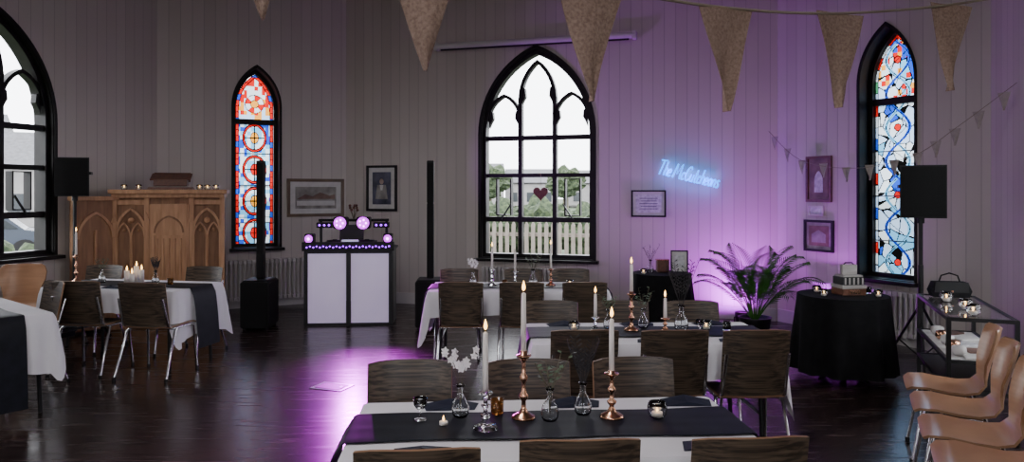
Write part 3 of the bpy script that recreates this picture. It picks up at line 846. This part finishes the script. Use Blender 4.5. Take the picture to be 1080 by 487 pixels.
def pa(x,y,zb,w,h,d,deg):
    mb=MB()
    lo=[(-w/2,-d/2),(w/2,-d/2),(w*.34,d/2),(-w*.34,d/2)]
    vs=[(a,b,zb) for a,b in lo]+[(a,b,zb+h) for a,b in lo]
    mb.add(vs,[(3,2,1,0),(4,5,6,7)]+[(i,(i+1)%4,(i+1)%4+4,i+4) for i in range(4)],M_BLACKP)
    P=[]
    for i in range(7):
        xx=(-.5+i/6)*w*.93; P.append([(xx,-d/2-.012-.02*cos(xx/w*pi),zb+h*.03+h*.94*j/4) for j in range(5)])
    mb.sheet(P,M_GRILLE,.008)
    for sx in (-1,1): mb.box((sx*w*.47,0,zb+h*.6),(.02,.12,.03),M_BLACKM)
    mb.tube([(0,0,.55),(0,0,zb)],.017,M_BLACKM,10); mb.tube([(0,0,.12),(0,0,1.0)],.022,M_BLACKM,10); mb.cyl((0,0,zb-.05),(0,0,zb+.0),.03,M_BLACKM); mb.cyl((0,0,.62),(0,0,.70),.034,M_BLACKM)
    for k in range(3):
        a=k*2*pi/3+.5; R=.36
        mb.tube([(0,0,.66),(cos(a)*R,sin(a)*R,.02)],.012,M_BLACKM,8); mb.tube([(0,0,.18),(cos(a)*R*.55,sin(a)*R*.55,.32)],.008,M_BLACKM,6); mb.ball((cos(a)*R,sin(a)*R,.02),.02,M_BLACKP,8)
    mb.obj('pa_speaker_on_stand',(x,y,0),radians(deg))
pa(3.62,6.55,1.42,.36,.46,.32,-22)
pa(-4.80,8.12,1.60,.33,.42,.30,20)

# ------------------------------------------------------------------ carved oak pulpit
parent=bpy.data.objects.new('carved_pulpit',None); parent.location=(-4.18,9.02,0); parent.rotation_euler=(0,0,radians(17)); scene.collection.objects.link(parent)
mb=MB(); Wd,Hp=1.22,1.67
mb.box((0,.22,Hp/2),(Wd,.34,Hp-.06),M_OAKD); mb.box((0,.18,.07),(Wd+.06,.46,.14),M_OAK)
mb.box((0,.17,Hp-.02),(Wd+.10,.48,.05),M_OAK); mb.box((0,.18,Hp-.07),(Wd+.04,.42,.05),M_OAK)
for x in (-.60,-.25,.25,.60):
    mb.box((x,.03,Hp/2),(.055,.07,Hp-.1),M_OAK); mb.prism([(x-.035,1.28),(x+.035,1.28),(x,1.40)],-.025,.03,M_OAK); mb.box((x,.01,.25),(.075,.09,.3),M_OAK)
mb.box((0,.02,.80),(.44,.06,1.40),M_OAK)
mb.prism([(-.2,.2),(.2,.2),(.2,1.5),(-.2,1.5)],-.03,-.01,M_OAK,holes=[[(-.165,.24),(.165,.24),(.165,1.12),(-.165,1.12)]])
for i in range(5): mb.tube([(-.13+i*.065,-.012,.28),(-.13+i*.065,-.012,1.08)],.012,M_OAK,8)
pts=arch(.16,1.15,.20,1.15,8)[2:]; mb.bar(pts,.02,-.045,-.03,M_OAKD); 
for cx in (-.425,.425):
    for s in (-.078,.078):
        c=cx+s
        mb.bar(arch(.07,1.12,.15,1.12,8,c)[2:],.018,.0,.05,M_OAK)
        for q in (-.072,.072): mb.tube([(c+q,.02,.2),(c+q,.02,1.13)],.013,M_OAK,8)
        mb.ball((c,.03,1.18),.02,M_OAK,8)
    mb.bar(arch(.150,1.18,.26,1.18,10,cx)[2:],.028,-.01,.05,M_OAK)
    mb.lathe([(.0,0),(.035,.0),(.035,.015),(0,.015)],M_OAK,(0,0,0),14,Matrix.Translation((cx,.03,1.30))@Matrix.Rotation(pi/2,4,'X'))
    mb.box((cx,.03,1.52),(.31,.04,.06),M_OAK); mb.box((cx,.03,.2),(.31,.04,.05),M_OAK)
mb.obj('front',(0,0,0),0,parent)
mb=MB(); 
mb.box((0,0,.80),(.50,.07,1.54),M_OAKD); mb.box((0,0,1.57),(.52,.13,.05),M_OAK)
mb.bar(arch(.2,1.1,.30,1.1,10)[2:],.03,-.06,-.03,M_OAK)
for q in (-.225,0,.225): mb.tube([(q,-.04,.1),(q,-.04,1.2)],.018,M_OAK,8)
mb.obj('wing',(-.80,-.10,0),radians(38),parent)
mb=MB(); mb.prism([(-.26,0),(.26,0),(.24,.03),(-.24,.03)],-.12,.12,M_DARKWOOD)
mb.box((0,0,.085),(.38,.18,.09),M_DARKWOOD); mb.box((0,.02,.155),(.46,.22,.02),M_DARKWOOD,rx=.35); mb.box((0,.10,.15),(.42,.012,.12),M_DARKWOOD,rx=-.25)
mb.obj('wooden_bible_box',(-4.22,9.16,1.677),radians(17))
for u in (-.52,-.36,.33,.42,.52):
    a=T(-4.18,9.02,17,u,.12); tealight(a[0],a[1],1.676,1.1)
# ------------------------------------------------------------------ side tables with black cloths
def black_table(x,y,R,h=.74,seed=0,drop=.66):
    mb=MB(); n=96; vs=[(0,0,h)]; K=8
    mb.add([(R*cos(2*pi*i/n),R*sin(2*pi*i/n),h) for i in range(n)],[tuple(range(n))],M_BCLOTH)
    vs=[]
    for k in range(K):
        t=k/(K-1)
        for i in range(n):
            a=2*pi*i/n; r=R+.01+.05*t+t*(.025*sin(9*a+seed)+.018*sin(15*a+2*seed)); vs.append((r*cos(a),r*sin(a),h-drop*t))
    mb.add(vs,[(k*n+i,k*n+(i+1)%n,(k+1)*n+(i+1)%n,(k+1)*n+i) for k in range(K-1) for i in range(n)],M_BCLOTH,True)
    mb.tube([(0,0,0),(0,0,h-.02)],.03,M_BLACKM); 
    for k in range(4):
        a=k*pi/2+.4; mb.tube([(0,0,.1),(cos(a)*.28,sin(a)*.28,.015)],.015,M_BLACKM,8)
    mb.obj('round_side_table',(x,y,0))
black_table(2.93,6.55,.37,.74,1); black_table(1.75,8.65,.33,.70,2)
mb=MB(); M_CB=make_noisy('white_washed_wood',(.30,.28,.26),(.40,.38,.36),5,.6,stretch=(1,1,8))
mb.box((0,0,.03),(.22,.18,.06),M_DARKWOOD); mb.box((0,0,.075),(.23,.19,.03),M_CB); mb.box((0,0,.125),(.20,.16,.07),M_BLACKP); mb.box((0,0,.168),(.18,.14,.016),M_CB)
mb.box((0,-.095,.035),(.10,.01,.035),M_ROSE); 
for i in range(5): mb.box((-.08+i*.04,-.082,.125),(.014,.006,.06),M_CB)
mb.box((0,0,.22),(.14,.04,.09),M_CB); mb.tube([(-.05,0,.26),(-.03,0,.28),(.03,0,.28),(.05,0,.26)],.006,M_BLACKM,6)
mb.obj('card_box',(2.98,6.55,.741),radians(8))
tealight(2.72,6.45,.741,1.1); tealight(3.17,6.40,.741,1.1); tealight(2.76,6.70,.741,1.1); tumbler(3.18,6.6,.741,M_GLASS)
mb=MB(); mb.prism([(-.10,-.13),(.10,-.13),(.10,.13),(-.10,.13)],-.012,.0,M_BLACKP,holes=[[(-.085,-.115),(.085,-.115),(.085,.115),(-.085,.115)]]); mb.box((0,-.001,0),(.18,.004,.24),M_PAPER); mb.box((0,-.005,.0),(.11,.004,.15),M_P3); mb.box((0,.04,-.05),(.05,.07,.012),M_BLACKP,rx=-.7)
o=mb.obj('table_photo_frame',(1.95,8.62,.836),radians(-8))
vase(1.62,8.66,.701,'green',1.3,1.2); tealight(1.52,8.55,.701,1.1)
mb=MB(); mb.box((0,0,.07),(.14,.10,.14),M_DARKWOOD); mb.box((0,0,.145),(.15,.11,.012),M_ROSE); mb.obj('keepsake_box',(1.78,8.75,.701))

# display case
M_CG=mat('case_glass',(.9,.93,.93),.02,trans=1)
mb=MB(); cl,cw,ch=1.25,.42,.80
for sx in (-1,1):
    for sy in (-1,1): mb.box((sx*(cw/2-.012),sy*(cl/2-.012),ch/2),(.028,.028,ch),M_BLACKM)
for z in (.30,.50,ch-.012):
    for sx in (-1,1): mb.box((sx*(cw/2-.012),0,z),(.026,cl,.026),M_BLACKM)
    for sy in (-1,1): mb.box((0,sy*(cl/2-.012),z),(cw,.026,.026),M_BLACKM)
mb.box((0,0,ch-.008),(cw-.05,cl-.05,.008),M_CG); mb.box((0,0,.50),(cw-.04,cl-.04,.012),M_PAPER); mb.box((0,0,.30),(cw-.04,cl-.04,.015),M_BLACKM)
for i in range(5):
    mb.box((.0+.05*(i%2),-.48+i*.24,.515),(.16,.15,.012),(M_PAPER,M_P4,M_P3)[i%3],rz=.2*i)
    mb.lathe([(.03,0),(.05,.02),(.045,.06),(.02,.07)],M_ROSE if i%2 else M_WHITE,(-.1,-.42+i*.2,.51),14)
mb.obj('glass_display_case',(3.36,5.52,0),-atan2(.35,.937))
for (x,y) in ((3.28,5.35),(3.36,5.72),(3.18,5.1)): tealight(x,y,.803,1.3)
# small handbag at the far end of the case
mb=MB(); P=[(-.13,0),(.13,0),(.15,.05),(.12,.12),(-.12,.12),(-.15,.05)]
mb.prism(P,-.055,.055,M_BCLOTH); mb.prism([(-.125,.04),(.125,.04),(.118,.123),(-.118,.123)],-.064,-.055,M_BLACKP); mb.ball((0,-.066,.05),.009,M_ROSE,8)
mb.tube([(-.08,0,.11),(-.06,0,.17),(0,0,.19),(.06,0,.17),(.08,0,.11)],.006,M_BCLOTH,8)
mb.obj('black_handbag',(3.53,5.97,.803),radians(-12))
# floor box
mb=MB(); mb.box((0,0,.003),(.30,.22,.006),M_CHROME); mb.box((0,0,.006),(.24,.16,.004),M_BLACKM); mb.box((.09,0,.009),(.03,.05,.003),M_CHROME); mb.obj('floor_socket_box',(-1.52,6.25,0),radians(-20))

# ------------------------------------------------------------------ palm
mb=MB(); rnd=random.Random(11)
mb.lathe([(.13,0),(.17,.26),(.18,.28),(.165,.28),(.155,.25),(.0,.25)],M_BLACKP,n=24)
for k in range(24):
    az=k*2.399; f0=.10+.62*(k/24); bend=rnd.uniform(.7,1.25); Ln=rnd.uniform(.78,1.0)*(1-.12*k/24)
    hd=Vector((cos(az),sin(az),0)); sd=Vector((-sin(az),cos(az),0)); pts=[]; p=Vector((cos(az)*.03,sin(az)*.03,.25)); S=16
    for i in range(S+1):
        pts.append(p.copy()); t=i/S; ph=f0+bend*t*t*1.1
        p=p+(hd*sin(ph)+Vector((0,0,cos(ph))))*(Ln/S)
    mb.tube(pts,[.006*(1-.8*i/S) for i in range(S+1)],M_LEAF,6)
    for i in range(4,S+1):
        for hf in (0,.5):
            if i+hf>S: continue
            p=pts[i] if hf==0 else pts[i].lerp(pts[min(i+1,S)],.5); t=(i+hf)/S
            tan=(pts[min(i+1,S)]-pts[i-1]).normalized(); ll=.22*sin(pi*min(1,(t-.2)/.8*.8+.18))+.05
            for s in (-1,1):
                d=(sd*s*.75+tan*.75+Vector((0,0,.12))).normalized(); w=tan*.009
                q1=p+d*ll*.5; q2=p+d*ll+Vector((0,0,-.045))
                mb.add([p,q1+w,q2,q1-w],[(0,1,2,3)],M_LEAF,True)
mb.obj('potted_palm',(2.66,8.1,0))

# ------------------------------------------------------------------ bunting
def bunting(name, pts, flags, fw, fh, m, cord=.006):
    mb=MB(); P=[Vector(p) for p in pts]; Q=[]
    for i in range(len(P)-1):
        p0=P[max(i-1,0)];p1=P[i];p2=P[i+1];p3=P[min(i+2,len(P)-1)]
        for k in range(6):
            t=k/6; Q.append(.5*((2*p1)+(-p0+p2)*t+(2*p0-5*p1+4*p2-p3)*t*t+(-p0+3*p1-3*p2+p3)*t**3))
    Q.append(P[-1]); mb.tube(Q,cord,M_ROPE,6)
    for (c,ang,sw) in flags:
        c=Vector(c); d=Vector((cos(ang),sin(ang),0)); n=Vector((-sin(ang),cos(ang),0)); rows=[]
        for j in range(8):
            t=j/7; w=fw/2*(1-t)+.004; rows.append([c+d*(w*(-1+i/2)+sw*t*t)+n*(.018*sin(i*1.5+t*3+c.x*3))*(.4+t)*fw/.27-Vector((0,0,fh*t)) for i in range(5)])
        mb.sheet(rows,m,.003)
    mb.obj(name)
bunting('burlap_bunting',[(-5.33,2.0,4.4),(-3.2,2.1,3.6),(-1.4,2.3,2.87),(-.82,2.4,2.63),(-.30,2.5,2.48),(.29,2.7,2.40),(.87,3.0,2.395),(1.46,3.3,2.445),(2.14,3.6,2.56),(2.9,3.98,2.75),(3.83,4.5,3.0)],
    [((-1.4,2.3,2.86),.2,0),((-.82,2.4,2.63),.2,.01),((-.30,2.5,2.48),.25,.01),((.29,2.7,2.40),.42,.0),((.87,3.0,2.395),.45,.0),((1.46,3.3,2.445),.40,.0),((2.14,3.6,2.56),.38,-.01),((2.9,3.98,2.75),.4,0)],.275,.42,M_BURLAP)
M_SB=make_noisy('cream_bunting_cloth',(.38,.34,.30),(.46,.41,.36),40,.9)
w0,_=on_wall('wall_back',6.05,2.42,.02); w1,_=on_wall('wall_right',.75,2.6,.02)
sp=[w0,(3.35,8.6,2.02),(3.65,7.9,1.90),(3.95,7.3,2.0),(4.15,6.9,2.25),w1]
fl=[]
for i in range(12):
    t=(i+.5)/12*5; k=int(t); f=t-k; c=Vector(sp[k]).lerp(Vector(sp[k+1]),f); fl.append((c,-1.15,0))
bunting('small_bunting',sp,fl,.11,.16,M_SB,.003)

# uplighter
def par(x,y,name='led_uplighter'):
    mb=MB(); mb.lathe([(.05,0),(.085,.03),(.09,.16),(.085,.165),(.08,.155)],M_BLACKP,n=20); mb.lathe([(0,.150),(.078,.150),(.078,.152),(0,.152)],M_LENS,n=20)
    mb.tube([(-.10,0,.0),(-.10,0,.10),(-.09,0,.1)],.008,M_BLACKM,6); mb.tube([(.10,0,.0),(.10,0,.10),(.09,0,.1)],.008,M_BLACKM,6)
    mb.obj(name,(x,y,0))
par(2.85,9.15); par(3.55,8.35)

# ------------------------------------------------------------------ lights
def spot(name,loc,aim,col,power,size,blend=.6,r=.05):
    l=bpy.data.lights.new(name,'SPOT'); l.color=col; l.energy=power; l.spot_size=radians(size); l.spot_blend=blend; l.shadow_soft_size=r
    o=bpy.data.objects.new(name,l); o.location=loc; o.rotation_euler=(Vector(aim)-Vector(loc)).to_track_quat('-Z','Y').to_euler(); scene.collection.objects.link(o); return o
PUR=(.60,.04,1.0); MAG=(.80,.05,1.0)
spot('uplight_beam',(2.85,9.15,.17),(2.80,9.9,.85),PUR,200,130,.9)
spot('uplight_beam_side',(3.55,8.35,.17),(4.1,8.75,1.2),PUR,75,130,.9)
spot('dj_floor_beam',(-2.0,9.30,1.25),(-1.1,6.0,0),MAG,520,46,1,.06)
spot('dj_wall_beam',(-1.85,9.35,1.35),(2.8,9.6,2.9),(.55,.10,1.0),210,85,1,.06)
spot('dj_low_beam',(-1.5,9.05,1.08),(-.9,5.0,0),MAG,330,62,1,.04)
for px in (4.8,5.05,5.3):
    l=bpy.data.lights.new('neon_glow','POINT'); l.color=(.01,.22,1.0); l.energy=2.2; l.shadow_soft_size=.04
    p,_=on_wall('wall_back',px,1.95-.25*(px-4.66),.12); o=bpy.data.objects.new('neon_glow',l); o.location=p; scene.collection.objects.link(o)
# unseen fill panels added under nave and hall ceiling to lift the ambient
M_FILL=mat('fill_panel_glow',(.8,.8,.8),.5,emit=(.95,.97,1.0),es=1.2)
for (x,y,e) in ((-1.2,-1.6,85),(-1.2,3.0,65)):
    mb=MB(); mb.box((0,0,.03),(1.3,1.3,.06),M_WHITE); mb.box((0,0,-.005),(1.22,1.22,.012),M_FILL); mb.obj('fill_light_panel',(x,y,H-.07))
    l=bpy.data.lights.new('fill_area_light','AREA'); l.shape='SQUARE'; l.size=1.2; l.energy=e; l.color=(1.0,.94,.94)
    o=bpy.data.objects.new('fill_area_light',l); o.location=(x,y,H-.10); scene.collection.objects.link(o)

# world
w=bpy.data.worlds.new('overcast_sky'); scene.world=w; w.use_nodes=True; nt=w.node_tree
bg=nt.nodes['Background']; bg.inputs[0].default_value=(.92,.94,1.0,1); bg.inputs[1].default_value=8.5

# camera
cd=bpy.data.cameras.new('camera'); cam=bpy.data.objects.new('camera',cd); scene.collection.objects.link(cam)
cam.location=(0,0,1.65); cam.rotation_euler=(radians(90),0,0); cd.sensor_width=36; cd.lens=26.0; cd.shift_y=-41.5/1080; cd.clip_start=.05; cd.clip_end=500
scene.camera=cam
